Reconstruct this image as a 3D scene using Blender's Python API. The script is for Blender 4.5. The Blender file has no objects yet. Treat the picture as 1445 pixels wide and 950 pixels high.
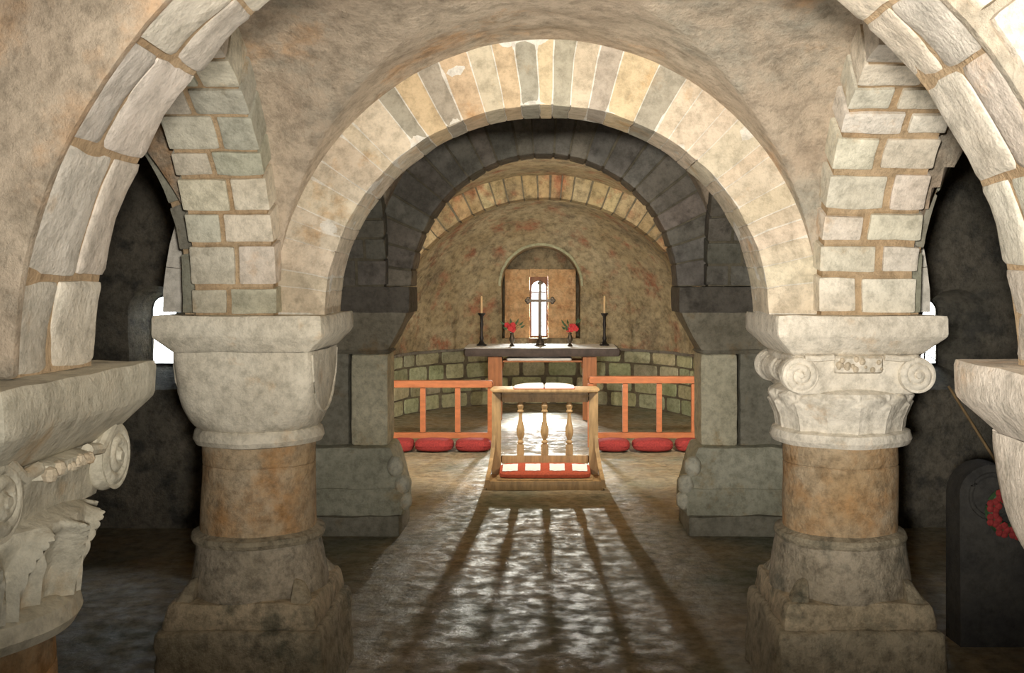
import bpy, bmesh, math, random
from mathutils import Vector, noise
from math import pi, sin, cos, sqrt

scene = bpy.context.scene
COL = scene.collection
random.seed(7)

# ------------------------------------------------------------------ camera, world, lights
F = 1450.0                       # focal length in pixels of the 1445 px wide frame
cam_d = bpy.data.cameras.new('camera')
cam = bpy.data.objects.new('camera', cam_d); COL.objects.link(cam)
cam.location = (0, 0, 1.7); cam.rotation_euler = (pi/2, 0, 0)
cam_d.sensor_fit = 'HORIZONTAL'; cam_d.sensor_width = 36.0
cam_d.lens = 36.0*F/1445.0
cam_d.shift_x = -45.5/1445.0
cam_d.shift_y = -80.0/1445.0
cam_d.clip_start = 0.05
scene.camera = cam

w = bpy.data.worlds.new('sky'); scene.world = w; w.use_nodes = True
bg = w.node_tree.nodes['Background']
bg.inputs[0].default_value = (0.93, 0.97, 1.0, 1); bg.inputs[1].default_value = 14.0

vs = scene.view_settings
vs.view_transform = 'Standard'; vs.look = 'None'; vs.gamma = 1.0; vs.use_curve_mapping = False
vs.exposure = 0.0
cy = scene.cycles
cy.max_bounces = 8; cy.diffuse_bounces = 5; cy.use_denoising = True
cy.sample_clamp_indirect = 4.0

def lamp(name, kind, loc, energy, color=(1, .86, .68), size=.12, target=None, spot=None, blend=.6, size_y=None):
    d = bpy.data.lights.new(name, kind); o = bpy.data.objects.new(name, d); COL.objects.link(o)
    o.location = loc; d.energy = energy; d.color = color
    if kind == 'AREA':
        d.size = size
        if size_y: d.shape = 'RECTANGLE'; d.size_y = size_y
    else:
        d.shadow_soft_size = size
    if kind == 'SPOT':
        d.spot_size = math.radians(spot); d.spot_blend = blend
    if target is not None:
        o.rotation_euler = (Vector(target)-Vector(loc)).to_track_quat('-Z', 'Y').to_euler()
    return o

WARM = (1, .955, .885)
# unseen lamps: two in the bay behind the camera, one added on the floor to brighten the vault of the first bay, two in the chancel, one on the floor behind the altar
lamp('nave_lamp_a', 'SPOT', (-.55, -1.15, 1.80), 1300, WARM, .10, (1.08, 4.2, 2.10), 45, 1.0)
lamp('nave_lamp_b', 'SPOT', (.55, -1.15, 1.80), 760, WARM, .10, (-.78, 4.3, 2.02), 44, 1.0)
lamp('vault_fill_lamp', 'SPOT', (.04, 2.85, .22), 95, WARM, .12, (.03, 3.55, 2.6), 104, .7)
lamp('chancel_lamp_a', 'SPOT', (-1.45, 7.75, 2.0), 270, (1, .91, .77), .10, (.3, 12.0, 1.9), 146, .5)
lamp('chancel_lamp_b', 'SPOT', (1.45, 7.75, 2.0), 270, (1, .91, .77), .10, (-.3, 12.0, 1.9), 146, .5)
lamp('altar_floor_lamp', 'SPOT', (-.02, 13.55, .66), 210, (1, .96, .9), .05, (-.02, 10.9, 0), 56, 1.0)
lamp('altar_cloth_fill', 'AREA', (-.07, 15.2, 1.97), 650, (1, .99, .95), .5, (-.07, 12.6, .9), size_y=.15)  # extra lamp added outside the apse window to whiten the altar cloth
lamp('aisle_fill_a', 'AREA', (-2.70, 7.75, 1.62), 11, (.85, .93, 1), .3, (-2.55, 5.5, .6))  # cool fill added outside the left window to lift the dark aisle
lamp('aisle_fill_b', 'AREA', (2.72, 7.75, 1.62), 11, (.85, .93, 1), .3, (2.55, 5.5, .6))  # same added fill for the right aisle
# the bright patch of sky seen through the apse window
lamp('window_sky', 'AREA', (-.06, 15.3, 1.82), 360, (1, .95, .84), .14, (-.06, 8, .4))

# ------------------------------------------------------------------ helpers
class MB:
    """collects faces of ONE mesh, with a colour per face"""
    def __init__(s): s.v = []; s.f = []; s.c = []; s.m = []
    def add(s, verts, faces, col=(1, 1, 1), mi=0):
        o = len(s.v); s.v += [tuple(p) for p in verts]
        for f in faces:
            s.f.append(tuple(o+i for i in f)); s.c.append(col); s.m.append(mi)
    def mesh(s, name, mats, smooth=True):
        me = bpy.data.meshes.new(name); me.from_pydata(s.v, [], s.f)
        at = me.color_attributes.new('Col', 'FLOAT_COLOR', 'CORNER')
        k = 0
        for i, p in enumerate(me.polygons):
            c = s.c[i]
            for _ in range(p.loop_total):
                at.data[k].color = (c[0], c[1], c[2], 1); k += 1
            p.material_index = s.m[i]; p.use_smooth = smooth
        for m in (mats if isinstance(mats, (list, tuple)) else [mats]): me.materials.append(m)
        bm = bmesh.new(); bm.from_mesh(me)
        bmesh.ops.recalc_face_normals(bm, faces=bm.faces); bm.to_mesh(me); bm.free()
        return me
    def build(s, name, mats, parent=None, smooth=True, sharp=40):
        me = s.mesh(name, mats, smooth)
        o = bpy.data.objects.new(name, me); COL.objects.link(o)
        if parent is not None: o.parent = parent
        if smooth and sharp: me.set_sharp_from_angle(angle=math.radians(sharp))
        return o

def tag(o, label=None, cat=None, group=None, kind=None):
    if label: o['label'] = label
    if cat: o['category'] = cat
    if group: o['group'] = group
    if kind: o['kind'] = kind
    return o
def empty(name, loc, label, cat, rz=0, group=None):
    o = bpy.data.objects.new(name, None); COL.objects.link(o); o.location = loc
    o.rotation_euler = (0, 0, rz); o.empty_display_size = .1
    return tag(o, label, cat, group)
def struct(o): return tag(o, kind='structure')

def jit(p, a, s=7.0):
    p = Vector(p)
    return p + noise.noise_vector(p*s)*a
def vary(c, a=.12, h=.04):
    k = 1+random.uniform(-a, a)
    return tuple(max(0, x*k*(1+random.uniform(-h, h))) for x in c)

def grid(mb, f, nu, nv, col=(1, 1, 1), mi=0, closed_u=False):
    vs_ = [f(i/nu, j/nv) for j in range(nv+1) for i in range(nu + (0 if closed_u else 1))]
    W = nu + (0 if closed_u else 1); fs = []
    for j in range(nv):
        for i in range(nu):
            i2 = (i+1) % W if closed_u else i+1
            fs.append((j*W+i, j*W+i2, (j+1)*W+i2, (j+1)*W+i))
    mb.add(vs_, fs, col, mi)

def block(mb, f, n=(3, 3, 2), k=20.0, ja=.004, col=(1, 1, 1), mi=0, js=9.0):
    """a stone with rounded arrises: f maps the unit cube to the world"""
    idx = {}; vs_ = []; fs = []
    nx, ny, nz = n
    def V(i, j, l):
        key = (i, j, l)
        if key not in idx:
            p = [sin(pi/2*(2*q/m_-1)) if m_ > 2 else 2*q/m_-1 for q, m_ in ((i, nx), (j, ny), (l, nz))]
            m = sum(abs(c)**k for c in p)**(1/k)
            q = [c/m for c in p]
            idx[key] = len(vs_)
            vs_.append(jit(f((q[0]+1)/2, (q[1]+1)/2, (q[2]+1)/2), ja, js))
        return idx[key]
    for i in range(nx):
        for j in range(ny):
            for l in (0, nz): fs.append((V(i, j, l), V(i+1, j, l), V(i+1, j+1, l), V(i, j+1, l)))
    for i in range(nx):
        for l in range(nz):
            for j in (0, ny): fs.append((V(i, j, l), V(i+1, j, l), V(i+1, j, l+1), V(i, j, l+1)))
    for j in range(ny):
        for l in range(nz):
            for i in (0, nx): fs.append((V(i, j, l), V(i, j+1, l), V(i, j+1, l+1), V(i, j, l+1)))
    mb.add(vs_, fs, col, mi)

def boxf(x0, x1, y0, y1, z0, z1):
    return lambda a, b, c: Vector((x0+(x1-x0)*a, y0+(y1-y0)*b, z0+(z1-z0)*c))
def box(mb, x0, x1, y0, y1, z0, z1, n=(2, 2, 2), k=30, ja=0.0, col=(1, 1, 1), mi=0):
    block(mb, boxf(x0, x1, y0, y1, z0, z1), n, k, ja, col, mi)

def frust(mb, h0, z0, h1, z1, n=(6, 6, 4), k=14, ja=.004, col=(1, 1, 1)):
    """square frustum about the local axis: half widths h0 at z0, h1 at z1"""
    def f(a, b, c):
        h = h0+(h1-h0)*c
        return Vector(((2*a-1)*h, (2*b-1)*h, z0+(z1-z0)*c))
    block(mb, f, n, k, ja, col)

def lathe(mb, prof, n=48, ja=0.0, col=(1, 1, 1), mod=None, mi=0, sub=1, caps=True, cx=0, cy_=0, js=6.0):
    pr = []
    for (r0, z0), (r1, z1) in zip(prof, prof[1:]):
        for q in range(sub): pr.append((r0+(r1-r0)*q/sub, z0+(z1-z0)*q/sub))
    pr.append(prof[-1])
    rows = len(pr); vs_ = []; fs = []
    for (r, z) in pr:
        for i in range(n):
            t = 2*pi*i/n; rr = mod(t, z, r) if mod else r
            vs_.append(jit((cx+rr*cos(t), cy_+rr*sin(t), z), ja, js) if ja else Vector((cx+rr*cos(t), cy_+rr*sin(t), z)))
    for j in range(rows-1):
        for i in range(n):
            fs.append((j*n+i, j*n+(i+1) % n, (j+1)*n+(i+1) % n, (j+1)*n+i))
    if caps:
        fs.append(tuple(range(n))[::-1]); fs.append(tuple((rows-1)*n+i for i in range(n)))
    mb.add(vs_, fs, col, mi)

def tube(mb, pts, r, n=8, col=(1, 1, 1), mi=0):
    pts = [Vector(p) for p in pts]; vs_ = []; fs = []
    for i, p in enumerate(pts):
        d = (pts[min(i+1, len(pts)-1)]-pts[max(i-1, 0)]).normalized()
        a = d.orthogonal().normalized() if abs(d.z) > .9 else d.cross(Vector((0, 0, 1))).normalized()
        b = d.cross(a); rr = r[i] if isinstance(r, (list, tuple)) else r
        for q in range(n):
            t = 2*pi*q/n; vs_.append(p+a*rr*cos(t)+b*rr*sin(t))
    for i in range(len(pts)-1):
        for q in range(n):
            fs.append((i*n+q, i*n+(q+1) % n, (i+1)*n+(q+1) % n, (i+1)*n+q))
    fs.append(tuple(range(n))[::-1]); fs.append(tuple((len(pts)-1)*n+q for q in range(n)))
    mb.add(vs_, fs, col, mi)

def ball(mb, c, r, n=10, col=(1, 1, 1), ja=0, mi=0, sq=(1, 1, 1)):
    vs_ = []; fs = []
    m = n//2
    for j in range(m+1):
        p = pi*(j+.02*(j == 0)-.02*(j == m))/m
        for i in range(n):
            t = 2*pi*i/n
            vs_.append(jit((c[0]+sq[0]*r*sin(p)*cos(t), c[1]+sq[1]*r*sin(p)*sin(t), c[2]+sq[2]*r*cos(p)), ja, 20))
    for j in range(m):
        for i in range(n):
            fs.append((j*n+i, j*n+(i+1) % n, (j+1)*n+(i+1) % n, (j+1)*n+i))
    mb.add(vs_, fs, col, mi)

def extrude_poly(mb, poly, y0, y1, col=(1, 1, 1), mi=0):
    """poly in (x, z), extruded along depth"""
    n = len(poly)
    vs_ = [Vector((x, y0, z)) for x, z in poly]+[Vector((x, y1, z)) for x, z in poly]
    fs = [tuple(range(n)), tuple(range(2*n-1, n-1, -1))]+[(i, (i+1) % n, n+(i+1) % n, n+i) for i in range(n)]
    mb.add(vs_, fs, col, mi)

def boolean_cut(obj, cutters):
    for c in cutters:
        m = obj.modifiers.new('cut', 'BOOLEAN'); m.operation = 'DIFFERENCE'; m.object = c; m.solver = 'EXACT'
    dg = bpy.context.evaluated_depsgraph_get(); dg.update()
    me = bpy.data.meshes.new_from_object(obj.evaluated_get(dg))
    obj.modifiers.clear(); obj.data = me
    for c in cutters: bpy.data.objects.remove(c)
    me.set_sharp_from_angle(angle=math.radians(40))

# ------------------------------------------------------------------ materials
def nodes_of(m):
    m.use_nodes = True
    return m.node_tree.nodes, m.node_tree.links
def ramp(N, L, src, stops):
    r = N.new('ShaderNodeValToRGB'); L.new(src, r.inputs[0])
    e = r.color_ramp.elements
    while len(e) < len(stops): e.new(.5)
    for el, (p, c) in zip(e, stops): el.position = p; el.color = (*c, 1) if len(c) == 3 else c
    return r.outputs[0]
def mixc(N, L, fac, a, b, mode='MIX'):
    m = N.new('ShaderNodeMix'); m.data_type = 'RGBA'; m.blend_type = mode
    for s, v in ((0, fac), (6, a), (7, b)):
        if hasattr(v, 'is_linked'): L.new(v, m.inputs[s])
        else: m.inputs[s].default_value = v if s == 0 else (*v, 1)
    return m.outputs[2]
def nz(N, L, pos, scale, detail=6, rough=.6):
    n = N.new('ShaderNodeTexNoise'); n.inputs['Scale'].default_value = scale
    n.inputs['Detail'].default_value = detail; n.inputs['Roughness'].default_value = rough
    L.new(pos, n.inputs['Vector']); return n.outputs['Fac']
def stone(name, c1, c2, stain=None, stain_at=(.56, .68), big=1.6, bump=.5, rough=.88, fine=55, stain2=None, spec=.3, dark=.62):
    m = bpy.data.materials.new(name); N, L = nodes_of(m)
    b = N['Principled BSDF']; g = N.new('ShaderNodeNewGeometry'); pos = g.outputs['Position']
    base = ramp(N, L, nz(N, L, pos, big), [(.36, c1), (.64, c2)])
    if stain: base = mixc(N, L, ramp(N, L, nz(N, L, pos, big*1.9, 8, .65), [(stain_at[0], (0, 0, 0)), (stain_at[1], (1, 1, 1))]), base, stain)
    if stain2: base = mixc(N, L, ramp(N, L, nz(N, L, pos, big*1.1, 9, .72), [(.50, (0, 0, 0)), (.68, (.8, .8, .8))]), base, stain2)
    gr = ramp(N, L, nz(N, L, pos, fine*.35, 8, .75), [(.33, (dark, dark, dark*.97)), (.55, (1, 1, 1)), (.75, (1.12, 1.12, 1.12))])
    base = mixc(N, L, 1.0, base, gr, 'MULTIPLY')
    at = N.new('ShaderNodeAttribute'); at.attribute_name = 'Col'
    base = mixc(N, L, 1.0, base, at.outputs['Color'], 'MULTIPLY')
    L.new(base, b.inputs['Base Color'])
    b.inputs['Roughness'].default_value = rough; b.inputs['Specular IOR Level'].default_value = spec
    n1 = nz(N, L, pos, fine, 8, .7); n2 = nz(N, L, pos, fine*.18, 4, .6)
    ad = N.new('ShaderNodeMath'); ad.operation = 'MULTIPLY_ADD'; L.new(n2, ad.inputs[0]); ad.inputs[1].default_value = 1.6; L.new(n1, ad.inputs[2])
    bp = N.new('ShaderNodeBump'); bp.inputs['Strength'].default_value = bump; bp.inputs['Distance'].default_value = .02
    L.new(ad.outputs[0], bp.inputs['Height']); L.new(bp.outputs[0], b.inputs['Normal'])
    return m
def plain(name, c, rough=.6, metal=0.0, grain=0.0, scale=(40, 40, 3), spec=.4, c2=None):
    m = bpy.data.materials.new(name); N, L = nodes_of(m); b = N['Principled BSDF']
    b.inputs['Roughness'].default_value = rough; b.inputs['Metallic'].default_value = metal
    b.inputs['Specular IOR Level'].default_value = spec
    tc = N.new('ShaderNodeTexCoord'); mp = N.new('ShaderNodeMapping'); mp.inputs['Scale'].default_value = scale
    L.new(tc.outputs['Object'], mp.inputs[0])
    f = nz(N, L, mp.outputs[0], 1.0, 6, .6)
    c2 = c2 or tuple(x*(1-grain) for x in c)
    L.new(ramp(N, L, f, [(.35, c2), (.62, c)]), b.inputs['Base Color'])
    bp = N.new('ShaderNodeBump'); bp.inputs['Strength'].default_value = .15; bp.inputs['Distance'].default_value = .004
    L.new(f, bp.inputs['Height']); L.new(bp.outputs[0], b.inputs['Normal'])
    return m

M_lime = stone('limestone', (.66, .60, .50), (.80, .75, .65), (.64, .46, .28), (.58, .72), big=2.2)
M_mortar = stone('mortar', (.50, .34, .19), (.56, .41, .25), None, big=3, bump=.7)
M_plaster = stone('vault_plaster', (.47, .36, .255), (.58, .475, .35), (.62, .38, .20), (.56, .70), stain2=(.33, .33, .27), big=1.3, bump=.8, fine=42, dark=.55)
M_shaft = stone('shaft_stone', (.50, .34, .18), (.58, .46, .31), (.52, .29, .12), (.45, .66), big=3.0, bump=.6, dark=.5)
M_base = stone('base_stone', (.46, .39, .28), (.60, .51, .38), (.26, .24, .18), (.52, .66), big=4.0, bump=.8, dark=.45)
M_grey = stone('grey_stone', (.34, .32, .26), (.46, .43, .36), (.36, .28, .18), (.58, .7), big=2.4, bump=.6)
M_aisle = stone('shade_toned_rubble', (.17, .155, .12), (.24, .21, .16), (.10, .095, .08), (.5, .62), big=2.4, bump=1.0, dark=.5)  # pale walls coloured dark to stand for the shade in the aisles
M_dark = stone('shade_toned_stone', (.19, .175, .145), (.28, .255, .215), (.14, .125, .105), (.54, .66), big=2.4, bump=.6)  # dark tone holds the shade on the chancel arch and its neighbours
M_apse = stone('apse_rubble', (.42, .33, .19), (.54, .45, .29), (.42, .19, .11), (.54, .68), stain2=(.20, .17, .12), big=1.7, bump=1.0, fine=34, dark=.42)
M_course = stone('apse_courses', (.46, .46, .29), (.58, .58, .40), (.30, .30, .20), (.58, .70), big=3.5, bump=.7)
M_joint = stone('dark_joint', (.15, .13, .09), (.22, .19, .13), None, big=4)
M_niche = stone('warm_lit_stone', (.62, .36, .17), (.74, .50, .28), (.45, .22, .10), (.55, .7), big=5, bump=.6)  # orange tone carries the warm light falling on the niche stone
M_wood = plain('oak', (.43, .28, .13), .5, 0, .38, (28, 28, 5))
M_rail = plain('orange_stained_wood', (.55, .19, .075), .5, 0, .25, (9, 30, 30))
M_legw = plain('altar_oak', (.50, .20, .08), .55, 0, .3, (30, 30, 4))
M_red = plain('red_cushion_cloth', (.34, .04, .038), .9, 0, .35, (60, 60, 60))
M_redor = plain('kneeler_tapestry', (.44, .085, .04), .9, 0, .3, (70, 70, 70))
M_white = plain('white_linen', (.86, .84, .80), .85, 0, .08, (30, 30, 30))
M_iron = plain('dark_iron', (.035, .03, .028), .45, .6, .3)
M_bronze = plain('dark_bronze', (.09, .07, .05), .4, .7, .3)
M_wax = plain('candle_wax', (.72, .50, .26), .5, 0, .08)
M_leaf = plain('leaf_green', (.06, .12, .05), .6, 0, .4, (40, 40, 40))
M_petal = plain('red_petal', (.62, .03, .035), .6, 0, .35, (60, 60, 60))
M_mensa = plain('dark_slab', (.11, .085, .075), .7, 0, .35, (12, 12, 12))
M_brownwood = plain('brown_window_wood', (.30, .13, .06), .55, 0, .3, (30, 30, 5))
M_slate = stone('dark_carved_stone', (.045, .043, .04), (.075, .07, .06), None, big=5)

def glass_mat():
    m = bpy.data.materials.new('window_glass'); N, L = nodes_of(m)
    out = N['Material Output']; N.remove(N['Principled BSDF'])
    t = N.new('ShaderNodeBsdfTransparent'); t.inputs[0].default_value = (.93, .95, .95, 1)
    g = N.new('ShaderNodeBsdfGlossy'); g.inputs['Roughness'].default_value = .08
    lw = N.new('ShaderNodeFresnel'); lw.inputs[0].default_value = 1.4
    mx = N.new('ShaderNodeMixShader'); L.new(lw.outputs[0], mx.inputs[0]); L.new(t.outputs[0], mx.inputs[1]); L.new(g.outputs[0], mx.inputs[2])
    L.new(mx.outputs[0], out.inputs[0]); return m
M_glass = glass_mat()

def floor_mat():
    m = bpy.data.materials.new('worn_floor'); N, L = nodes_of(m); b = N['Principled BSDF']
    g = N.new('ShaderNodeNewGeometry'); pos = g.outputs['Position']
    base = ramp(N, L, nz(N, L, pos, 1.1), [(.36, (.22, .225, .165)), (.5, (.32, .27, .18)), (.64, (.38, .29, .175))])
    base = mixc(N, L, 1.0, base, ramp(N, L, nz(N, L, pos, 13, 9, .72), [(.32, (.42, .42, .40)), (.55, (1, 1, 1)), (.72, (1.25, 1.25, 1.22))]), 'MULTIPLY')
    L.new(base, b.inputs['Base Color'])
    r = ramp(N, L, nz(N, L, pos, 9, 5, .6), [(.40, (.42, .42, .42)), (.62, (.85, .85, .85))])
    L.new(r, b.inputs['Roughness']); b.inputs['Specular IOR Level'].default_value = .34
    bp = N.new('ShaderNodeBump'); bp.inputs['Strength'].default_value = .5; bp.inputs['Distance'].default_value = .014
    L.new(nz(N, L, pos, 26, 8, .7), bp.inputs['Height']); L.new(bp.outputs[0], b.inputs['Normal'])
    return m
M_floor = floor_mat()

# ------------------------------------------------------------------ the setting
ZS = 1.559                                  # top of the far abaci = springing
mb = MB()
grid(mb, lambda u, v: (lambda x, y: Vector((x, y, .007*noise.noise(Vector((x*2.2, y*2.2, 0))))))(-3.8+7.6*u, -3.6+18.4*v), 110, 250)
struct(mb.build('floor', M_floor))

def cosp(t): return .5-.5*cos(pi*t)
def groin(mb, x0, x1, y0, y1, bz, n=44, mi=0):
    cx, hx, cyy, hy = (x0+x1)/2, (x1-x0)/2, (y0+y1)/2, (y1-y0)/2
    def f(u, v):
        a, b = 2*cosp(u)-1, 2*cosp(v)-1
        z = ZS-.02+bz*sqrt(max(0, 1-min(a*a, b*b)))
        p = Vector((cx+hx*a, cyy+hy*b, z))
        e = min(1, (1-max(abs(a), abs(b)))*6)
        q = noise.noise(p*2.3)*.022+noise.noise(p*6)*.012+noise.noise(p*15)*.006
        return p+Vector((0, 0, q*e+.002))+Vector((0, q*e*.5, 0))
    grid(mb, f, n, n, (1, 1, 1), mi)

# nave vault bays, aisle vault bays and an unseen roof slab added to shut out the sky: one ceiling
NB = [(2.14, 4.19), (4.48, 6.98)]
mb = MB()
groin(mb, -1.10, 1.12, *NB[0], 1.135, 80); groin(mb, -1.20, 1.22, *NB[1], 1.46, 50)
for (a, b) in NB:
    groin(mb, -3.50, -1.36, a, b, 1.16, 40); groin(mb, 1.46, 3.50, a, b, 1.16, 40)
def f_bay0(u, v):
    a = 2*cosp(u)-1; y = -3.4+(1.86+3.4)*v
    p = Vector((1.55*a, y, 1.53+1.28*sqrt(max(0, 1-a*a))))
    return p+Vector((0, 0, .02*noise.noise(p*4)))
grid(mb, f_bay0, 40, 30)
for (x0, x1, y0, y1, z0, z1) in ((-4, 4, -3.7, 7.5, 3.04, 3.3), (-2.6, 2.6, 7.4, 12.4, 3.05, 3.4)):
    box(mb, x0, x1, y0, y1, z0, z1)
struct(mb.build('ceiling', M_plaster))

def arch(name, O, U, W, ri, ro, width, zs, n, rows=2, stilt=0.0, az=1.0, gap=.012, ja=.006, cols=((1, 1, 1),), mats=(M_lime, M_mortar),
         proud=.0, k=26, nn=(6, 6, 3), core_in=.010, stagger=.12, wvar=.25, faceproud=.004, colf=None):
    """a round arch of stones bedded in mortar; U across the opening, W along the depth of the arch"""
    O, U, W = Vector(O), Vector(U), Vector(W)
    L = 2*stilt+pi*ri*.5*(1+az)
    def P(t, r, q):
        s = t*L
        if s < stilt: c, z = r, s
        elif s > L-stilt: c, z = -r, L-s
        else:
            th = pi*(s-stilt)/(L-2*stilt); c = r*cos(th); z = stilt+r*sin(th)*az
        return O+U*c+W*q+Vector((0, 0, zs+z))
    mb = MB(); h = width/2
    # mortar body
    NT = 64
    secs = [(ri+core_in, -h+core_in), (ro, -h+core_in), (ro, h-core_in), (ri+core_in, h-core_in)]
    vs_ = [jit(P(i/NT, *secs[q]), .004) for i in range(NT+1) for q in range(4)]
    fs = [(i*4+q, i*4+(q+1) % 4, (i+1)*4+(q+1) % 4, (i+1)*4+q) for i in range(NT) for q in range(4)]
    fs += [(0, 1, 2, 3), (NT*4+3, NT*4+2, NT*4+1, NT*4)]
    mb.add(vs_, fs, (1, 1, 1), 1)
    # stones
    ts = [0]
    for i in range(n): ts.append(ts[-1]+1+random.uniform(-wvar, wvar))
    ts = [t/ts[-1] for t in ts]
    g = gap/L/2*1.0
    for i in range(n):
        splits = [-h-faceproud]
        for r_ in range(1, rows):
            splits.append(-h+width*r_/rows+(stagger if i % 2 else -stagger)*width*random.uniform(.5, 1))
        splits.append(h+faceproud)
        for a, b in zip(splits, splits[1:]):
            gg = gap/2
            qa = a+(gg if a > -h else 0); qb = b-(gg if b < h else 0)
            t0, t1 = ts[i]+g*random.uniform(.6, 1.5), ts[i+1]-g*random.uniform(.6, 1.5)
            pr = proud*random.uniform(-.3, 1)
            f = (lambda t0, t1, qa, qb, pr: lambda u, v, c: P(t0+(t1-t0)*u, ri-pr+(ro-.004-ri+pr)*c, qa+(qb-qa)*v))(t0, t1, qa, qb, pr)
            block(mb, f, nn, k, ja, colf(ts[i], ts[i+1], i) if colf else vary(random.choice(cols), .10, .03), 0)
    return mb.build(name, list(mats), sharp=45)

X, Y = (1, 0, 0), (0, 1, 0)
# great transverse arch nearest the camera
pale = ((1.0, .98, .95), (.92, .90, .88), (1.04, 1.0, .94), (.86, .86, .84))
near_arch = arch('stone_arch', (.022, 1.995, 0), X, Y, .965, 1.30, .33, 1.522, 15, 2, gap=.009, cols=pale, ja=.009, faceproud=0, core_in=.006)
tag(near_arch, 'great round stone arch nearest the camera, running out of the top of the frame', 'arch')
mb = MB()
def f_face(u, v, c):
    th = pi*u; r = .962+.65*c
    p = Vector((.022+r*cos(th), 1.815+.02*v, 1.522+r*sin(th)))
    return p+Vector((0, noise.noise(p*3)*.012, 0))
block(mb, f_face, (60, 2, 12), 200, .004); mb.build('plaster_face', M_plaster, near_arch)
mb = MB(); ang = 2.0
for da in (13, 11, 15, 12, 16, 13):             # large facing stones on the right shoulder of the arch
    a0, a1 = math.radians(ang), math.radians(ang+da-1.0); ang += da; ro_ = random.uniform(1.19, 1.30)
    f = (lambda a0, a1, ro_: lambda a, b, c: Vector((.022+(.985+(ro_-.985)*c)*cos(a0+(a1-a0)*a), 1.795+.03*b, 1.522+(.985+(ro_-.985)*c)*sin(a0+(a1-a0)*a))))(a0, a1, ro_)
    block(mb, f, (6, 2, 6), 24, .008, vary((1.04, 1.0, .95), .06, .02))
mb.build('facing_stones', M_lime, near_arch)
# transverse arch between the two full columns, with the two-tone voussoirs at its crown
def crown_cols(t0, t1, i):
    t = (t0+t1)/2
    if .33 < t < .70: return vary(((.56, .53, .46), (.84, .69, .50))[i % 2] if i % 5 else (.76, .68, .55), .06, .03)
    return vary((.88, .80, .69), .05, .02)
far_arch = arch('stone_arch', (0.01, 4.335, 0), X, Y, .90, 1.19, .33, ZS, 35, 1, az=.945, gap=.003, k=60, ja=.007, faceproud=.0, colf=crown_cols, wvar=.45,
                core_in=.004, mats=(M_lime, M_lime))
tag(far_arch, 'pale round arch across the nave between the two full columns, orange mortar between its stones', 'arch')
# arcade arches: from the full columns towards the camera, and on towards the chancel
tag(arch('stone_arch', (-1.235, 3.16, 0), Y, X, .93, 1.15, .33, ZS, 21, 2, gap=.016, cols=((.86, .86, .78), (.78, .80, .74), (.9, .88, .8)), proud=.004),
    'arcade arch of coursed grey stones rising from the plain capital of the left column', 'arch')
tag(arch('stone_arch', (1.285, 3.16, 0), Y, X, .93, 1.15, .38, ZS, 21, 2, gap=.026, cols=((1.08, 1.06, 1.0), (1.0, .98, .92)), proud=.006, core_in=.012),
    'arcade arch of white blocks with wide orange joints above the scrolled right capital', 'arch')
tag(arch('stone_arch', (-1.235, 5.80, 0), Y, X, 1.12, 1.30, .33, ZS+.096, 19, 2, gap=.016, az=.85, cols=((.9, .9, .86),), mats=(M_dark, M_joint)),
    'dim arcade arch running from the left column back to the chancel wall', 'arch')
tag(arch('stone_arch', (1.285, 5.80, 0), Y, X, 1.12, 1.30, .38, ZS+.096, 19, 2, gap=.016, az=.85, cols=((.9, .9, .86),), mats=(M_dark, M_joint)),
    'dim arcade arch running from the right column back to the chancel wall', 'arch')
# aisle arches
tag(arch('stone_arch', (-2.46, 4.335, 0), X, Y, .99, 1.16, .33, ZS, 15, 1, stilt=.12, cols=((.8, .8, .74),), mats=(M_grey, M_mortar)),
    'slim grey arch crossing the dark left aisle beside the plain capital', 'arch')
tag(arch('stone_arch', (2.52, 4.335, 0), X, Y, .99, 1.16, .33, ZS, 15, 1, stilt=.12, cols=((.8, .8, .74),), mats=(M_grey, M_mortar)),
    'slim grey arch crossing the dark right aisle beside the scrolled capital', 'arch')

# blocks of wall standing on the abaci, where the arches meet
mb = MB()
for sx, x0, x1 in ((-1, -1.41, -1.07), (1, 1.09, 1.49)):
    for y0, y1 in ((4.17, 4.50), (1.83, 2.16)):
        box(mb, x0, x1, y0, y1, ZS-.04 if y0 < 3 else ZS+.001, 3.06, (4, 4, 12), 20, .006, (.9, .88, .8))
for i in range(24):                            # lunette over the back of the arch between the full columns
    a0, a1 = pi*i/24, pi*(i+1)/24
    block(mb, (lambda a0, a1: lambda a, b, c: Vector((.01+(1.12+.55*c)*cos(a0+(a1-a0)*a), 4.46+.05*b, ZS+(1.06+.45*c)*sin(a0+(a1-a0)*a))))(a0, a1), (2, 2, 2), 80, 0)
struct(mb.build('wall_arcade', M_lime))

# aisle outer walls, bay behind the camera, and the closing walls
def wall_box(name, mat, *b, n=(8, 8, 8), ja=.012):
    mb = MB(); box(mb, *b, n=n, k=60, ja=ja); return struct(mb.build(name, mat))
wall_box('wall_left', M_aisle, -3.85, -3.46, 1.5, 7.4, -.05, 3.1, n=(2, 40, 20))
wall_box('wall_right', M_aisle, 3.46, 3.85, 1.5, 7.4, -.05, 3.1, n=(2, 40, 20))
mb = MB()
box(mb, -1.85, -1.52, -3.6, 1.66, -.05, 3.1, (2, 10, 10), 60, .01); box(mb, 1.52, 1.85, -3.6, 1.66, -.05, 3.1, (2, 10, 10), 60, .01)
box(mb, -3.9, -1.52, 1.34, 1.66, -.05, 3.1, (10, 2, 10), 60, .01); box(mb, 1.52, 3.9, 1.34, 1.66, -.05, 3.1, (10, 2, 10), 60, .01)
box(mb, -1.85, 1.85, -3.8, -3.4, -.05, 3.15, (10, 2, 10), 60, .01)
struct(mb.build('wall_back', M_aisle))

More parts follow.
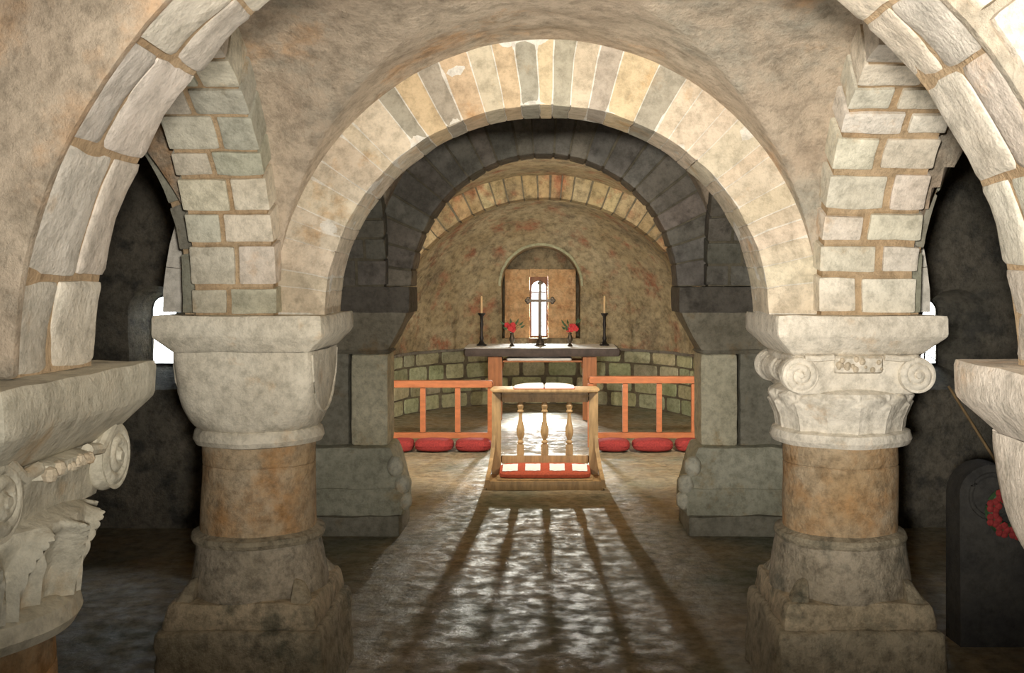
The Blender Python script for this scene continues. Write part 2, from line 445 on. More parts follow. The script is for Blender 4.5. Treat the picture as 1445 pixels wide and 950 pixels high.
# east wall of the nave and aisles, with the two small splayed windows and the chancel arch cut through it
def arch_poly(cx, hw, z0, zt, n=14):
    zs_ = zt-hw
    return [(cx-hw, z0), (cx+hw, z0)]+[(cx+hw*cos(pi*i/n), zs_+hw*sin(pi*i/n)) for i in range(n+1)]
def loft_cut(front, rear, y0, y1):
    n = len(front); mb = MB()
    vs_ = [Vector((x, y0, z)) for x, z in front]+[Vector((x, y1, z)) for x, z in rear]
    fs = [tuple(range(n)), tuple(range(2*n-1, n-1, -1))]+[(i, (i+1) % n, n+(i+1) % n, n+i) for i in range(n)]
    mb.add(vs_, fs); return mb.build('cutter', M_grey, smooth=False)
YE = 7.04
AW = {}
for side, cf, hf, cr, hr, zt in (('left', -2.665, .185, -2.70, .088, 1.585), ('right', 2.83, .25, 2.705, .088, 1.56)):
    s = -1 if side == 'left' else 1
    mb = MB()
    x0, x1 = (-3.6, -1.5) if s < 0 else (1.55, 3.6)
    box(mb, x0, x1, YE, YE+.30, -.05, 3.1, (42, 6, 56), 200, 0.0)
    mb.v = [tuple(jit(p, .014, 5)) for p in mb.v]
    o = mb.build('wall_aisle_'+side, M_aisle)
    fr = arch_poly(cf, hf, .95, zt+.075); re = arch_poly(cr, hr, 1.10, zt)
    d0, d1 = YE, YE+.27                       # extrapolate past both faces
    def ext(k): return [(a+(b-a)*k, c+(d-c)*k) for (a, c), (b, d) in zip(fr, re)]
    boolean_cut(o, [loft_cut(ext(-.3), ext(1.0), d0-.081, d1), loft_cut(re, re, d1-.005, d1+.2)])
    struct(o)
    # window: frame with crossed lattice bars, pane
    wn = empty('window_2' if s < 0 else 'window_3', (cr, YE+.27, 1.10), None, None); struct(wn)
    H = zt-1.10; mb = MB()
    for k2 in range(12):
        a0, a1 = pi*k2/12, pi*(k2+1)/12
        tube(mb, [(hr*cos(a0), 0, H-hr+hr*sin(a0)), (hr*cos(a1), 0, H-hr+hr*sin(a1))], .006, 5)
    tube(mb, [(-hr, 0, 0), (-hr, 0, H-hr)], .006, 5); tube(mb, [(hr, 0, 0), (hr, 0, H-hr)], .006, 5); tube(mb, [(-hr, 0, 0), (hr, 0, 0)], .008, 5)
    if s > 0:
        for q in range(1): tube(mb, [(-hr, 0, .02+.2*q), (hr, 0, .15+.2*q)], .004, 5); tube(mb, [(-hr, 0, .15+.2*q), (hr, 0, .02+.2*q)], .004, 5)
        tube(mb, [(.0, 0, 0), (.0, 0, .17)], .006, 5)
    mb.build('frame', M_iron, wn)
    mb = MB(); extrude_poly(mb, [(x-cr, z-1.10) for x, z in arch_poly(cr, hr, 1.10, zt)], .004, .008); mb.build('pane', M_glass, wn, smooth=False)

# wall over and beside the chancel arch
mb = MB()
def f_span(side):
    def f(u, v, c):
        th = pi/2*u if side > 0 else pi-pi/2*u
        xi, zi = 1.22*cos(th), 1.65+1.22*sin(th)
        xo = side*1.70; zo = 3.0
        if u > .6: xo = side*1.70*(1-(u-.6)/.4); zo = 3.07
        else: zo = 1.65+1.42*min(1, u/.55)
        return Vector((xi+(xo-xi)*c, YE+.012+.27*v, zi+(zo-zi)*c))
    return f
for s in (-1, 1): block(mb, f_span(s), (16, 2, 6), 80, .006)
for s in (-1, 1):
    a, b = (1.10, 1.75) if s > 0 else (-1.75, -1.10)
    box(mb, a, b, YE+.16, YE+.30, -.05, 1.66, (6, 3, 16), 60, .006)
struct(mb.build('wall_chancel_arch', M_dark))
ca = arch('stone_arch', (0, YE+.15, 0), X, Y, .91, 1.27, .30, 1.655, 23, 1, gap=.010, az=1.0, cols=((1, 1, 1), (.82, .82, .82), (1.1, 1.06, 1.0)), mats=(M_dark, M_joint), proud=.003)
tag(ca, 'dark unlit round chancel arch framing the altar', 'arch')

# chancel walls and barrel vault
RC = 2.15; ZC = .76
mb = MB()
def f_bar(u, v):
    y = 7.3+4.6*v; L = ZC*2+pi*RC; s = u*L
    if s < ZC: p = Vector((RC, y, s))
    elif s > L-ZC: p = Vector((-RC, y, L-s))
    else:
        th = (s-ZC)/RC; p = Vector((RC*cos(th), y, ZC+RC*sin(th)))
    return p+noise.noise_vector(p*4)*.015
grid(mb, f_bar, 70, 60)
struct(mb.build('wall_chancel', M_apse))
mb = MB()                                     # wall closing the chancel beside its arch
for s in (-1, 1):
    a, b = (1.5, 2.6) if s > 0 else (-2.6, -1.5)
    box(mb, a, b, YE+.26, YE+.40, -.05, 3.1, (6, 3, 16), 60, .006)
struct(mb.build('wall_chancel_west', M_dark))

# apse: coursed wall below, rubble half dome above, niche and window slot cut through
RA = 1.88; YA = 12.2
NX = -.055                                    # axis of the niche and window
mb = MB()
def f_dome(R, rough):
    def f(u, v):
        th = pi*u; ph = pi/2*v
        if v < .999:
            p = Vector((R*cos(ph)*cos(th), YA+R*cos(ph)*sin(th), ZC+R*sin(ph)))
        else: p = Vector((0, YA, ZC+R))
        if rough and 0 < u < 1: p = p+noise.noise_vector(p*3.1)*.022+noise.noise_vector(p*9)*.012
        return p
    return f
nu, nv = 96, 48
def dome_solid(mb, Ri, Ro, zb):
    fi, fo = f_dome(Ri, True), f_dome(Ro, False); vs_ = []; fs = []
    def ring(f, j): return [f(i/nu, j/nv) for i in range(nu+1)]
    rows_i = [ring(fi, j) for j in range(nv)]; rows_o = [ring(fo, j) for j in range(nv)]
    def put(rw): o = len(vs_); vs_.extend(rw); return [o+i for i in range(len(rw))]
    I = [put(r) for r in rows_i]; Oo = [put(r) for r in rows_o]
    ti, to = put([Vector((0, YA, ZC+Ri))])[0], put([Vector((0, YA, ZC+Ro))])[0]
    for G, t in ((I, ti), (Oo, to)):
        for j in range(nv-1):
            for i in range(nu): fs.append((G[j][i], G[j][i+1], G[j+1][i+1], G[j+1][i]))
        for i in range(nu): fs.append((G[-1][i], G[-1][i+1], t))
    for i in range(nu): fs.append((I[0][i], I[0][i+1], Oo[0][i+1], Oo[0][i]))
    for e in (0, nu):
        for j in range(nv-1): fs.append((I[j][e], I[j+1][e], Oo[j+1][e], Oo[j][e]))
        fs.append((I[-1][e], ti, to, Oo[-1][e]))
    mb.add(vs_, fs)
dome_solid(mb, RA, RA+.95, ZC)
dome = mb.build('wall_apse', M_apse)
niche = arch_poly(NX+.01, .535, .90, 2.15)
slot = [(NX-.02-.125, .92), (NX-.02+.125, .92), (NX-.02+.125, 1.74), (NX-.02-.125, 1.74)]
slot_o = [(NX-.02-.34, .86), (NX-.02+.34, .86), (NX-.02+.34, 2.08), (NX-.02-.34, 2.08)]
boolean_cut(dome, [loft_cut(niche, niche, 12.9, 14.5), loft_cut(slot, slot_o, 14.4, 15.4)])
struct(dome)
# pale worn rim of the niche
mb = MB()
n_ = 40
def rim(t, r):
    th = pi*t; return NX+.01+r*cos(th), 2.15-.535+r*sin(th)
vs_ = []
for i in range(n_+1):
    for r in (.535, .565):
        for o in (0, 1):
            x, z = rim(i/n_, r); rr = sqrt(max(0, (RA)**2-(z-ZC)**2-x*x))
            vs_.append(jit((x, YA+rr+(-.035 if o == 0 else .10), z), .006, 12))
fs = []
for i in range(n_):
    a, b = i*4, (i+1)*4
    for p, q in ((0, 1), (1, 3), (3, 2), (2, 0)): fs.append((a+p, a+q, b+q, b+p))
fs += [(0, 1, 3, 2), (n_*4, n_*4+2, n_*4+3, n_*4+1)]
mb.add(vs_, fs); struct(mb.build('trim_1', M_course))
# coursed wall under the ledge
mb = MB()
def f_cyl(R, z0, z1): return lambda u, v: Vector((R*cos(pi*u), YA+R*sin(pi*u), z0+(z1-z0)*v))
grid(mb, f_cyl(RA+.012, -.02, ZC+.01), 60, 4, (1, 1, 1), 1)
zc = 0.0
for hgt in (.20, .18, .21, .17):
    t = 0.0
    while t < 1:
        dt = random.uniform(.045, .085); t1 = min(1, t+dt)
        c = vary((1, 1, .95), .22, .06)
        f = (lambda t, t1, z0, z1: lambda u, v, c: Vector(((RA+.06-.065*c)*cos(pi*(t+(t1-t)*u)), YA+(RA+.06-.065*c)*sin(pi*(t+(t1-t)*u)), z0+(z1-z0)*v)))(t+.003, t1-.003, zc+.006, zc+hgt-.006)
        block(mb, f, (4, 3, 2), 8, .008, c); t = t1
    zc += hgt
for s in (-1, 1):                             # straight return between apse and chancel wall
    box(mb, s*RA-.02 if s > 0 else -2.2, 2.2 if s > 0 else -RA+.02, 11.82, 12.2, 0, ZC-.002, (4, 4, 6), 30, .006)
struct(mb.build('wall_apse_courses', [M_course, M_joint]))
# ledge on top of the coursed wall
mb = MB()
def f_led(u, v, c): R = RA-.03+.11*c; return Vector((R*cos(pi*u), YA+R*sin(pi*u), ZC-.012+.034*v))
block(mb, f_led, (60, 2, 2), 40, .006); struct(mb.build('trim_2', M_dark))
aa = arch('stone_arch', (0, 12.0, 0), X, Y, RA, RC+.03, .42, ZC, 37, 1, gap=.014, cols=((1.1, 1.08, 1.0), (.95, .9, .8), (1.05, .95, .85)), mats=(M_apse, M_joint))
tag(aa, 'wide shallow ring of voussoirs framing the half dome of the apse', 'arch')

# window at the back of the niche: stone reveal tinted orange for the warm light on it, wooden frame, pane
win = empty('window_1', (NX-.02, 14.23, .92), None, None); struct(win)
mb = MB(); pz = .93
x0, x1 = -.546-(NX-.02), .437-(NX-.02)
box(mb, x0, -.125, -.05, .285, -.10, pz, (6, 2, 10), 60, .004); box(mb, .125, x1, -.05, .285, -.10, pz, (6, 2, 10), 60, .004)
box(mb, -.126, .126, -.05, .285, .82, pz-.001, (4, 2, 2), 60, .003)
mb.build('reveal', M_niche, win)
mb = MB()
for sx in (-1, 1):
    extrude_poly(mb, [(sx*.125, 0), (sx*.10, 0), (sx*.10, .66)]+[(sx*.10*cos(pi/2*i/8), .66+.10*sin(pi/2*i/8)) for i in range(1, 9)]+[(0, .82), (sx*.125, .82)], -.02, .03)
box(mb, -.10, .10, -.015, .02, .60, .625); box(mb, -.012, .012, -.012, .018, 0, .60); box(mb, -.125, .125, -.02, .03, -.03, .012)
mb.build('frame', M_brownwood, win, smooth=False)
mb = MB(); box(mb, -.102, .102, .021, .026, .01, .77); mb.build('pane', M_glass, win, smooth=False)

# ------------------------------------------------------------------ columns
def abacus(h, z1, cham=.075, vert=.08, ch=.08, col=(1, 1, 1), jitter=.006):
    mb = MB()
    frust(mb, h-cham, z1-vert-ch, h, z1-vert, (10, 10, 4), 60, jitter, col)
    frust(mb, h, z1-vert-.004, h, z1, (10, 10, 4), 45, jitter, col)
    return mb
def spiral_disc(mb, c, r, ax, up, nrm, col, h=.016, turns=2.6):
    c, ax, up, nrm = map(Vector, (c, ax, up, nrm)); nr, nt = 22, 44
    def f(u, v):
        rho = max(.001, v); th = 2*pi*u
        ph = (th/(2*pi)+rho*turns) % 1.0
        hh = h*(.35+.65*sqrt(abs(sin(pi*ph))))*(1-.5*rho**4)
        if rho < .16: hh = h*1.25
        return c+ax*(r*rho*cos(th))+up*(r*rho*sin(th))+nrm*hh
    grid(mb, f, nt, nr, col, 0, closed_u=True)

def sst(x): x = max(0, min(1, x)); return x*x*(3-2*x)
def petals(n, z0, z1, amp=.02, off=.0, loops=False):
    def mod(t, z, r):
        u = ((t/(2*pi)*n+off) % 1)*2-1; q = (z-z0)/(z1-z0)
        if loops:                              # hollow almond leaves with raised rims and a midrib
            wq = .86*sqrt(max(0, 1-max(0, q-.05)**2))
            rim = math.exp(-((abs(u)-wq)/.13)**2)
            mid = math.exp(-(u/.10)**2)*.5*sst((.7-q)*4)
            hol = -.35*sst((wq-abs(u))*4)*sst((.95-q)*6)
            return r+amp*(rim+mid+hol)*sst((1.02-q)*8)
        a = amp*(1-.6*abs(u)**2)*(.7+.5*q)*sst((.80-.30*abs(u)**2.4-q)*9)
        u2 = ((t/(2*pi)*n+off+.5) % 1)*2-1
        a2 = amp*.6*(1-.6*abs(u2)**2)*(.7+.5*q)*sst((1.02-.22*abs(u2)**2.2-q)*9)
        return r+max(a, a2)+.004*max(0, 1-abs(u)*7)
    return mod

def column(loc, label, style, abh, zt, mats, rz=0, ring_r=.265, tint=(1, 1, 1), drum=((.250, .62), (.262, .56), (.285, .44), (.283, .415)), plinth=True):
    t = empty('stone_column', loc, label, 'column', rz)
    mc, msf, mbz = mats
    # plinth: slab on a rougher block
    mb = MB(); frust(mb, .345, -.01, .325, .325, (10, 10, 8), 22, .018, (.95, .95, .9)); mb.build('plinth_block', mbz, t)
    mb = MB(); frust(mb, .305, .322, .290, .42, (10, 10, 4), 26, .012, (1.2, 1.15, 1.05)); sl = mb.build('plinth_slab', mbz, t)
    mb = MB()
    for sx in (-1, 1):
        for sy in (-1, 1):                     # worn spur on each corner of the slab
            block(mb, (lambda sx, sy: lambda a, b, c: Vector((sx*(.19+.085*a*(1-.5*c)), sy*(.19+.085*b*(1-.5*c)), .415+.09*c*(1-.4*(a+b)/2))))(sx, sy), (3, 3, 3), 6, .006, (.9, .9, .85))
    mb.build('spur', mbz, sl)
    mb = MB(); lathe(mb, list(drum)[::-1]+[(.245, .63)], 56, .010, (1, 1, 1), sub=4)
    lathe(mb, [(.24, .615), (.268, .625), (.274, .64), (.268, .656), (.24, .668)], 56, .006, (.85, .85, .8), sub=2); mb.build('base', mbz, t)
    mb = MB(); lathe(mb, [(.237, .655), (.236, .75), (.234, .85), (.234, .930), (.229, .936), (.234, .942), (.234, 1.04)], 64, .007, (1, 1, 1), sub=4); mb.build('shaft', msf, t)
    rr = ring_r
    mb = MB(); lathe(mb, [(.235, 1.022), (rr-.006, 1.028), (rr+.004, 1.048), (rr-.004, 1.078), (.25, 1.09)], 64, .005, tint, sub=2); mb.build('necking', mc, t)
    zb = zt-.16
    if style == 'cushion':
        mb = MB()
        def f(u, v):
            # cube above, rounded off below to the round shaft
            q = v; z = zb+.012-(zb-1.075)*q
            hw = .242+(.280-.242)*sqrt(max(0, 1-max(0, (q-.18)/.82)**2.0)); e = 14-12*min(1, max(0, (q-.12)/.88))**.55
            th = 2*pi*u; c, s = cos(th), sin(th)
            m = (abs(c)**e+abs(s)**e)**(1/e)
            p = Vector((hw*c/m, hw*s/m, z))
            return jit(p, .006, 7)
        grid(mb, f, 96, 24, tint, 0, True)
        for s in (-1, 1):                      # faint raised shield edge on the nave face
            tube(mb, [(.274*s, .24*cos(a), 1.40-.25*sin(a)) for a in [pi*i/14 for i in range(15)]], .006, 6, tint)
        mb.build('capital', mc, t)
    else:
        n = 14 if style == 'scroll' else 9
        amp = .020 if style == 'scroll' else .038
        mb = MB(); z0, z1 = 1.085, 1.245
        prof = [(.245, z0), (.25, z0+.05), (.268, z0+.10), (.286, z1-.02), (.284, z1), (.24, z1+.02)]
        mod = petals(n, z0, z1, amp, loops=style != 'scroll')
        lathe(mb, prof, 224, 0, tint, mod, sub=8); cap = mb.build('capital', mc, t)
        mb = MB(); tin2 = tuple(1.03*x for x in tint)
        frust(mb, .240, 1.235, .262, zb+.004, (8, 8, 6), 16, .005, tin2)
        box(mb, -.10, .10, -.285, .285, 1.325, zb+.002, (6, 6, 4), 12, .005, tin2)
        for q in range(16):                    # eroded carving on the middle block
            ball(mb, (random.uniform(-.085, .085), -.285, random.uniform(1.34, zb-.01)), random.uniform(.006, .016), 8, (.9, .82, .7))
        mb.build('volute_block', mc, cap)
        for s in (-1, 1):
            mb = MB(); r = .070; cx_, cz_ = s*.232, 1.322
            prof2 = [(r, -.275), (r*.98, -.23), (r*.74, -.12), (r*.66, 0), (r*.74, .12), (r*.98, .23), (r, .275)]
            sub_ = []
            for (r0, y0), (r1, y1) in zip(prof2, prof2[1:]):
                for q in range(6): sub_.append((r0+(r1-r0)*q/6, y0+(y1-y0)*q/6))
            sub_.append(prof2[-1]); nn_ = 40
            vs_ = [Vector((cx_+(r0+.004*cos(y0*150))*cos(2*pi*i/nn_), y0, cz_+(r0+.004*cos(y0*150))*sin(2*pi*i/nn_))) for r0, y0 in sub_ for i in range(nn_)]
            fs = [(j*nn_+i, j*nn_+(i+1) % nn_, (j+1)*nn_+(i+1) % nn_, (j+1)*nn_+i) for j in range(len(sub_)-1) for i in range(nn_)]
            mb.add(vs_, fs, tin2)
            for sy in (-1, 1): spiral_disc(mb, (cx_, sy*.270, cz_), r, (s, 0, 0), (0, 0, 1), (0, sy, 0), tin2)
            # band joining the scroll to the middle block
            mb2 = [(s*.10, zb-.005), (s*.16, zb-.012), (s*.215, 1.390)]
            tube(mb, [(x, -.272, z) for x, z in mb2], .013, 8, tin2)
            mb.build('volute', mc, cap)
    mb = abacus(abh, zt, col=tint); mb.build('abacus', mc, t)
    return t

column((-1.200, 4.335, 0), 'left full column with a plain cushion capital and orange-stained shaft', 'cushion', .335, ZS, (M_lime, M_shaft, M_base), tint=(1.02, 1.0, .93))
column((1.245, 4.335, 0), 'right full column whose white capital has scrolls above a ring of leaves', 'scroll', .335, ZS, (M_lime, M_shaft, M_base), ring_r=.287, tint=(1.1, 1.08, 1.04),
       drum=((.268, .62), (.274, .56), (.292, .44), (.290, .415)))
column((-1.195, 1.975, 0), 'carved grey capital and column cut off by the left edge of the frame', 'leaf', .330, 1.521, (M_lime, M_shaft, M_base), rz=pi/2, tint=(.86, .86, .79), ring_r=.28)
column((1.245, 1.975, 0), 'pale pinkish capital and column cut off by the right edge of the frame', 'cushion', .330, 1.521, (M_lime, M_shaft, M_base), rz=pi/2, tint=(1.08, 1.02, .98), ring_r=.28)

# responds of the chancel arch
def respond(s, label):
    t = empty('stone_pier', (s*1.185, YE+.06, 0), label, 'pier')
    i = -s                                        # direction of the opening
    def B(mb, xa, xb, y0, y1, z0, z1, n=(4, 4, 4), k=10, ja=.007, col=(1, 1, 1)):
        a, b = i*xa, i*xb
        box(mb, min(a, b), max(a, b), y0, y1, z0, z1, n, k, ja, col)
    mb = MB(); B(mb, -.125, .125, -.14, .18, .57, 1.20, (6, 6, 10), 20, .006, (1.75, 1.72, 1.5)); mb.build('shaft', M_grey, t)  # tint raised to put the warm light on the shaft into its colour
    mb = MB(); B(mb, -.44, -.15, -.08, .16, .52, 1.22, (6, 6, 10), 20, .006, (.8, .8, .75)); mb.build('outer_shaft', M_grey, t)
    mb = MB()
    def fb(a, b, c):
        xa = -.44; xb = .150+.09*(1-c)**.8
        return Vector((i*(xa+(xb-xa)*a), -.20-.05*(1-c)+(.40+.05*(1-c))*b, .30+.275*c))
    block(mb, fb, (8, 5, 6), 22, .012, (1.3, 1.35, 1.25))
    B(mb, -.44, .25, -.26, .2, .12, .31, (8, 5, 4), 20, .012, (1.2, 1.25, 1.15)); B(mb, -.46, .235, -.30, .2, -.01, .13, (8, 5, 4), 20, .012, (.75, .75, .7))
    base = mb.build('base', M_grey, t)
    mb = MB()
    for z, x, r in ((.45, .19, .06), (.33, .235, .06), (.22, .255, .05)): ball(mb, (i*x, -.22, z), r, 12, (1.9, 1.95, 1.9), .01, sq=(1, .9, 1.2))  # pale tint stands in for window light grazing the spurs
    mb.build('spur', M_grey, base)
    mb = MB()
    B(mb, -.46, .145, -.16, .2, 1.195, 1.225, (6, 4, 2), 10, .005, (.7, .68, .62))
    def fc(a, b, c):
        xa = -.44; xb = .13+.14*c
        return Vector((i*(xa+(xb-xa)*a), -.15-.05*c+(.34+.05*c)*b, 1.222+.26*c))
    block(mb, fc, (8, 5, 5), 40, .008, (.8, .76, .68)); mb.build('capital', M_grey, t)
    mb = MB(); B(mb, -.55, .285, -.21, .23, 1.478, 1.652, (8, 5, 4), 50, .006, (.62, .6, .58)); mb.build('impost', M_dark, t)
    return t
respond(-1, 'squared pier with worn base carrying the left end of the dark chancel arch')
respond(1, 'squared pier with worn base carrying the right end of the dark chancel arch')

# ------------------------------------------------------------------ altar and what stands on it
alt = empty('altar', (-.025, 12.75, 0), 'altar table with dark slab and two broad orange-brown legs below the apse window', 'altar')
mb = MB(); box(mb, -.95, .95, -.40, .42, .775, .872, (10, 6, 3), 30, .003); mb.build('slab', M_mensa, alt)
for s in (-1, 1):
    mb = MB(); a, b = (.49, .66) if s > 0 else (-.655, -.485)
    box(mb, a, b, -.34, -.26, -.005, .778, (2, 2, 4), 40); box(mb, a+.02, b-.02, .24, .32, -.005, .778, (2, 2, 4), 40)
    box(mb, (a if s > 0 else b-.03), (a+.03 if s > 0 else b), -.27, .25, .60, .72); mb.build('leg', M_legw, alt)
mb = MB(); box(mb, -.49, .495, -.30, .05, .700, .722); mb.build('shelf', M_legw, alt)
cl = MB()
def f_cloth(u, v, c):
    x = -.965+1.85*u; y = -.42+.80*v
    return Vector((x, y, .8735+.010*c+.003*noise.noise(Vector((x*9, y*9, 0)))))
block(cl, f_cloth, (40, 16, 2), 60, 0)
c_o = cl.build('altar_cloth', M_white); c_o.location = (-.0, 12.75, 0)
tag(c_o, 'thin white linen cloth covering the top of the altar', 'cloth')
mb = MB(); box(mb, -.42, .38, -.325, .02, 0, .028, (16, 6, 2), 20, .003); o = mb.build('white_shelf_strip', M_white); o.location = (-.04, 12.75, .722)  # plain white strip along the shelf front
tag(o, 'narrow white strip on the shelf under the altar slab', 'cloth')
ZT = .886
cr_ = empty('altar_cross', (-.05, 12.72, ZT), 'dark standing cross with trefoil arms in front of the bright apse window', 'cross')
mb = MB(); lathe(mb, [(.075, 0), (.075, .012), (.055, .02), (.05, .05), (.022, .09), (.016, .14)], 20, 0); mb.build('foot', M_bronze, cr_)
mb = MB(); box(mb, -.017, .017, -.01, .01, .12, .78); box(mb, -.16, .16, -.009, .009, .538, .576)
for sx in (-1, 1):
    for dx, dz in ((.165, .558), (.150, .578), (.150, .538)): ball(mb, (sx*dx, 0, dz), .027, 8, sq=(1, .6, 1))
for dx, dz in ((0, .79), (-.02, .772), (.02, .772)): ball(mb, (dx, 0, dz), .02, 8, sq=(1, .6, 1))
mb.build('crucifix', M_bronze, cr_)
def candlestick(x, label):
    t = empty('candlestick', (x, 12.72, ZT), label, 'candlestick')
    mb = MB(); lathe(mb, [(.062, 0), (.062, .012), (.035, .03), (.02, .06), (.028, .09), (.018, .12), (.016, .2), (.024, .26), (.018, .30), (.022, .36), (.045, .39), (.045, .402)], 20, 0); mb.build('stem', M_iron, t)
    mb = MB(); lathe(mb, [(.0125, .40), (.0125, .60), (.006, .615)], 12, 0); c = mb.build('candle', M_wax, t)
    mb = MB(); tube(mb, [(0, 0, .614), (.001, 0, .628)], .002, 5); mb.build('wick', M_iron, c)
candlestick(-.775, 'dark candlestick with tall cream candle at the left end of the altar')
candlestick(.745, 'dark candlestick with tall cream candle at the right end of the altar')
def flowers(x, label, seed):
    rnd = random.Random(seed)
    t = empty('flower_vase', (x, 12.60, ZT), label, 'flowers')
    mb = MB(); lathe(mb, [(.03, 0), (.032, .01), (.014, .03), (.03, .07), (.034, .10), (.018, .14), (.026, .165)], 18, 0); mb.build('vase', M_bronze, t)
    mb = MB()
    for q in range(9):
        a = rnd.uniform(0, 2*pi); r = rnd.uniform(.05, .16); z = rnd.uniform(.22, .33)
        p0 = Vector((0, 0, .15)); p1 = Vector((r*cos(a), r*.6*sin(a), z))
        tube(mb, [p0, p0.lerp(p1, .5)+Vector((0, 0, .03)), p1], .003, 5)
        d = (p1-p0).normalized(); sd = d.cross(Vector((0, 1, .2))).normalized()*.014
        mb.add([p1-d*.05, p1-d*.02+sd, p1+d*.03, p1-d*.02-sd], [(0, 1, 2, 3)])
    mb.build('foliage', M_leaf, t)
    for q in range(7):
        a = rnd.uniform(0, 2*pi); r = rnd.uniform(.01, .085)
        c = (r*cos(a), r*.7*sin(a)-.02, rnd.uniform(.19, .27)); mb = MB()
        for k2 in range(5): ball(mb, (c[0]+.018*cos(k2*1.257), c[1], c[2]+.018*sin(k2*1.257)), .018, 8, sq=(1, .6, 1))
        ball(mb, c, .012, 6); mb.build('bloom', M_petal, t)
flowers(-.395, 'small dark vase of red flowers on the altar, left of the cross', 3)
flowers(.315, 'small dark vase of red flowers on the altar, right of the cross', 5)

# ------------------------------------------------------------------ altar rails and cushions
def rail(x0, x1, zt, posts, label):
    t = empty('altar_rail', ((x0+x1)/2, 10.40, 0), label, 'rail'); cx = (x0+x1)/2
    mb = MB(); box(mb, x0-cx-.01, x1-cx+.01, -.045, .045, zt-.07, zt, (8, 2, 2), 24); mb.build('top_rail', M_rail, t)
    mb = MB(); box(mb, x0-cx, x1-cx, -.03, .03, .10, .155, (8, 2, 2), 24); mb.build('bottom_rail', M_rail, t)
    for px_ in posts:
        x = (px_-768)*10.4/F-cx
        mb = MB(); box(mb, x-.027, x+.027, -.027, .027, -.005 if px_ in (posts[0], posts[-1]) else .15, zt-.065, (2, 2, 6), 24); mb.build('post', M_rail, t)
rail(-1.60, -.52, .682, (551, 597, 646, 692), 'orange wooden altar rail on the left of the sanctuary')
rail(.445, 1.61, .725, (833, 882, 930, 979), 'orange wooden altar rail on the right of the sanctuary')
def cushion(xa, xb, label):
    x0, x1 = [(p-768)*10.2/F for p in (xa, xb)]
    t = empty('kneeling_cushion', ((x0+x1)/2, 10.19, 0), label, 'cushion', group='red kneeling cushions along the altar rails')
    h = (x1-x0)/2; mb = MB()
    def f(a, b, c):
        u, v = 2*a-1, 2*b-1
        bul = (1-u*u*.5)*(1-v*v*.4)
        return Vector((h*u, .13*v, .004+.125*(.5+(c-.5)*(.75+.25*bul))))
    block(mb, f, (16, 8, 6), 4, .004); b = mb.build('pad', M_red, t)
    mb = MB()
    pts = [(h*.93*cos(a), .12*sin(a), .067) for a in [2*pi*i/32 for i in range(33)]]
    pts = [(h*.97*(abs(cos(a))**.35)*(1 if cos(a) > 0 else -1), .126*(abs(sin(a))**.35)*(1 if sin(a) > 0 else -1), .066) for a in [2*pi*i/48 for i in range(49)]]
    tube(mb, pts, .005, 6); mb.build('piping', M_red, b)
cushion(553, 584, 'red cushion under the left rail, outermost, beside the left pier')
cushion(586, 640, 'red cushion under the left rail, middle of its three')
cushion(643, 693, 'red cushion under the left rail, next to the wooden prayer desk')
cushion(842, 888, 'red cushion under the right rail, next to the wooden prayer desk')
cushion(892, 949, 'red cushion under the right rail, middle of its three')
cushion(953, 989, 'red cushion under the right rail, outermost, beside the right pier')

# ------------------------------------------------------------------ prayer desk
pd = empty('prayer_desk', (.006, 8.62, 0), 'light oak prayer desk with three turned balusters standing in mid floor', 'prayer desk')
mb = MB(); box(mb, -.46, .46, -.10, .16, .765, .792, (6, 3, 2), 20); mb.build('top', M_wood, pd)
mb = MB(); box(mb, -.37, .37, -.022, .022, .675, .766, (4, 2, 3), 30); box(mb, -.375, .375, -.034, -.018, .712, .745, (4, 2, 2), 10); mb.build('frieze', M_wood, pd)
for s in (-1, 1):
    mb = MB(); a, b = (.368, .445) if s > 0 else (-.445, -.368)
    box(mb, a, b, -.04, .045, .06, .766, (2, 2, 6), 24)
    # side panel sweeping out towards the kneeling board
    sw = [(-.04, .40), (-.055, .30), (-.09, .22), (-.16, .15), (-.26, .105), (-.34, .085), (-.34, .02), (.12, .02), (.12, .30), (.045, .40)]
    vs_ = []
    for off in (0, 1):
        for (y, z) in sw:
            flare = .05*max(0, min(1, (.40-z)/.36))**1.5
            xx = (.410+.032*off+flare)*s; vs_.append(Vector((xx, y, z)))
    n_ = len(sw); fs = [tuple(range(n_)), tuple(range(2*n_-1, n_-1, -1))]+[(i, (i+1) % n_, n_+(i+1) % n_, n_+i) for i in range(n_)]
    mb.add(vs_, fs); mb.build('side_panel', M_wood, pd, smooth=False)
mb = MB(); box(mb, -.37, .37, -.022, .022, .160, .232, (4, 2, 3), 30); mb.build('lower_rail', M_wood, pd)
for x in (-.205, -.003, .204):
    mb = MB()
    box(mb, x-.031, x+.031, -.02, .02, .231, .325, (2, 2, 2), 24)
    lathe(mb, [(.018, .323), (.026, .332), (.026, .345), (.016, .356), (.019, .366), (.030, .395), (.035, .43), (.030, .465), (.020, .51), (.014, .56), (.016, .585), (.026, .592), (.026, .604), (.018, .612), (.026, .63), (.030, .645), (.022, .66), (.018, .677)], 24, 0, (.85, .8, .75), cx=x); mb.build('baluster', M_wood, pd)
mb = MB(); box(mb, -.49, .49, -.345, .16, 0, .075, (6, 4, 2), 24); box(mb, -.40, .40, -.31, .02, .074, .086, (4, 2, 2), 24); mb.build('kneeling_board', M_wood, pd)
kn = empty('prayer_desk_kneeler', (.006, 8.46, .086), 'long red-orange kneeler with four white squares on the prayer desk board', 'cushion')
mb = MB()
def f_k(a, b, c):
    u, v = 2*a-1, 2*b-1
    return Vector((.375*u, .125*v, .026*(v+1)*c+.050*c*(1-.15*u**4-.25*v**4)))
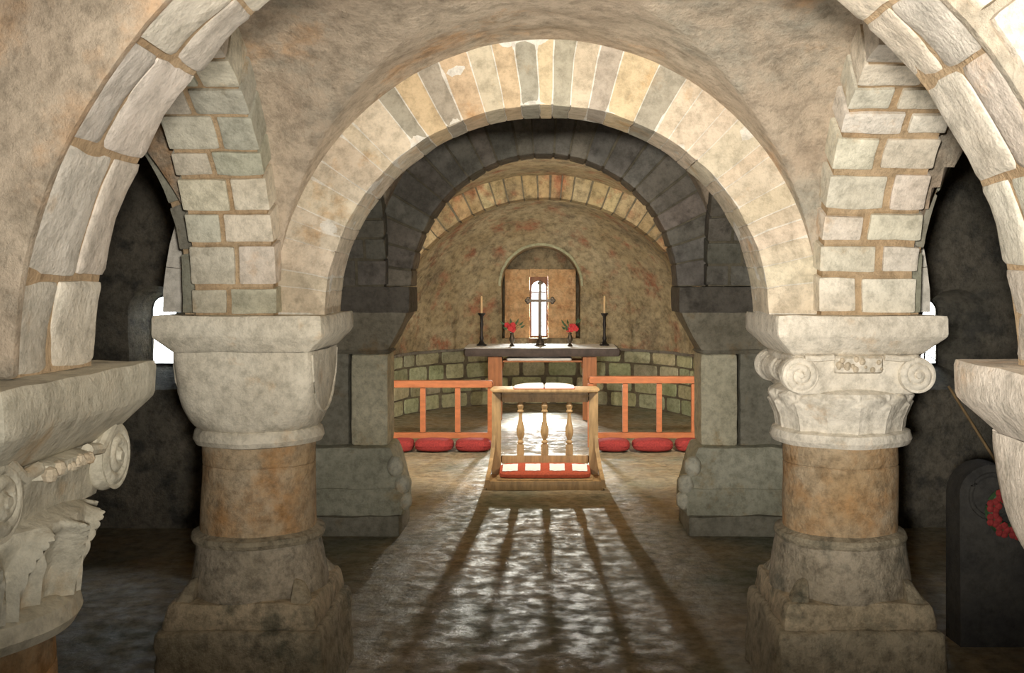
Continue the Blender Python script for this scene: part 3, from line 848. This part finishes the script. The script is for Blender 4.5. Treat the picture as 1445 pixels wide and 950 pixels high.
block(mb, f_k, (20, 10, 4), 7, .002); pad = mb.build('pad', M_redor, kn)
for x in (-.285, -.10, .10, .285):
    mb = MB()
    def f_w(u, v, x=x):
        xx = x+(-.062+.124*u)*(1+.06*noise.noise(Vector((x*9, v*7, 1)))); yy = -.085+.14*v+.012*noise.noise(Vector((xx*30, 2, 0)))
        z = .026*(yy/.125+1)+.0515*(1-.15*(xx/.375)**4-.25*(yy/.125)**4)
        return Vector((xx, yy, z+.0015))
    grid(mb, f_w, 10, 8); mb.build('white_square', M_white, pad)
bk = empty('glare_book', (.0, 8.63, .792), 'white book shape standing in for lamp glare on top of the prayer desk', 'highlight')  # lamp highlight on the desk top, modelled as a white book shape
for s in (-1, 1):
    mb = MB()
    def f_p(a, b, c, s=s):
        x = s*(.002+.25*a); hh = .006+.022*(1-a)**.6*(1 if a > .04 else .6)+.006*sin(pi*a)
        return Vector((x, -.10+.22*b, .004+hh*c))
    block(mb, f_p, (14, 3, 2), 30, .001); mb.build('glare_page', M_white, bk)
mb = MB(); box(mb, -.26, .26, -.105, .125, 0, .005); mb.build('glare_cover', M_redor, bk)

# ------------------------------------------------------------------ things in the right aisle
st = empty('carved_stone', (2.07, 4.75, 0), 'dark round-topped carved stone standing in the shadow of the right aisle', 'stone')
mb = MB(); extrude_poly(mb, arch_poly(0, .15, 0, .845), 0, .16); mb.v = [tuple(jit(p, .01, 6)) for p in mb.v]; mb.build('slab', M_slate, st)
mb = MB(); tube(mb, [(.10*cos(a), -.004, .70+.10*sin(a)) for a in [2*pi*i/28 for i in range(29)]], .012, 8); mb.build('carving', M_slate, st)
wr = empty('poppy_wreath', (2.13, 4.70, .64), 'round wreath of red poppies leaning in the dark right aisle', 'wreath')
mb = MB(); tube(mb, [(.085*cos(a), 0, .085*sin(a)) for a in [2*pi*i/24 for i in range(25)]], .03, 8); mb.build('foliage', M_leaf, wr)
for q in range(9):
    a = 2*pi*q/9; mb = MB()
    for k2 in range(5): ball(mb, (.09*cos(a)+.02*cos(k2*1.257), -.03, .09*sin(a)+.02*sin(k2*1.257)), .018, 8, sq=(1, .5, 1))
    mb.build('poppy', M_red, wr)
mb = MB(); tube(mb, [(3.17, 6.40, .006), (2.965, 6.715, .49), (2.76, 7.015, .973)], .009, 8); o = mb.build('wooden_pole', M_wood)
tag(o, 'thin wooden pole leaning below the right aisle window', 'pole')
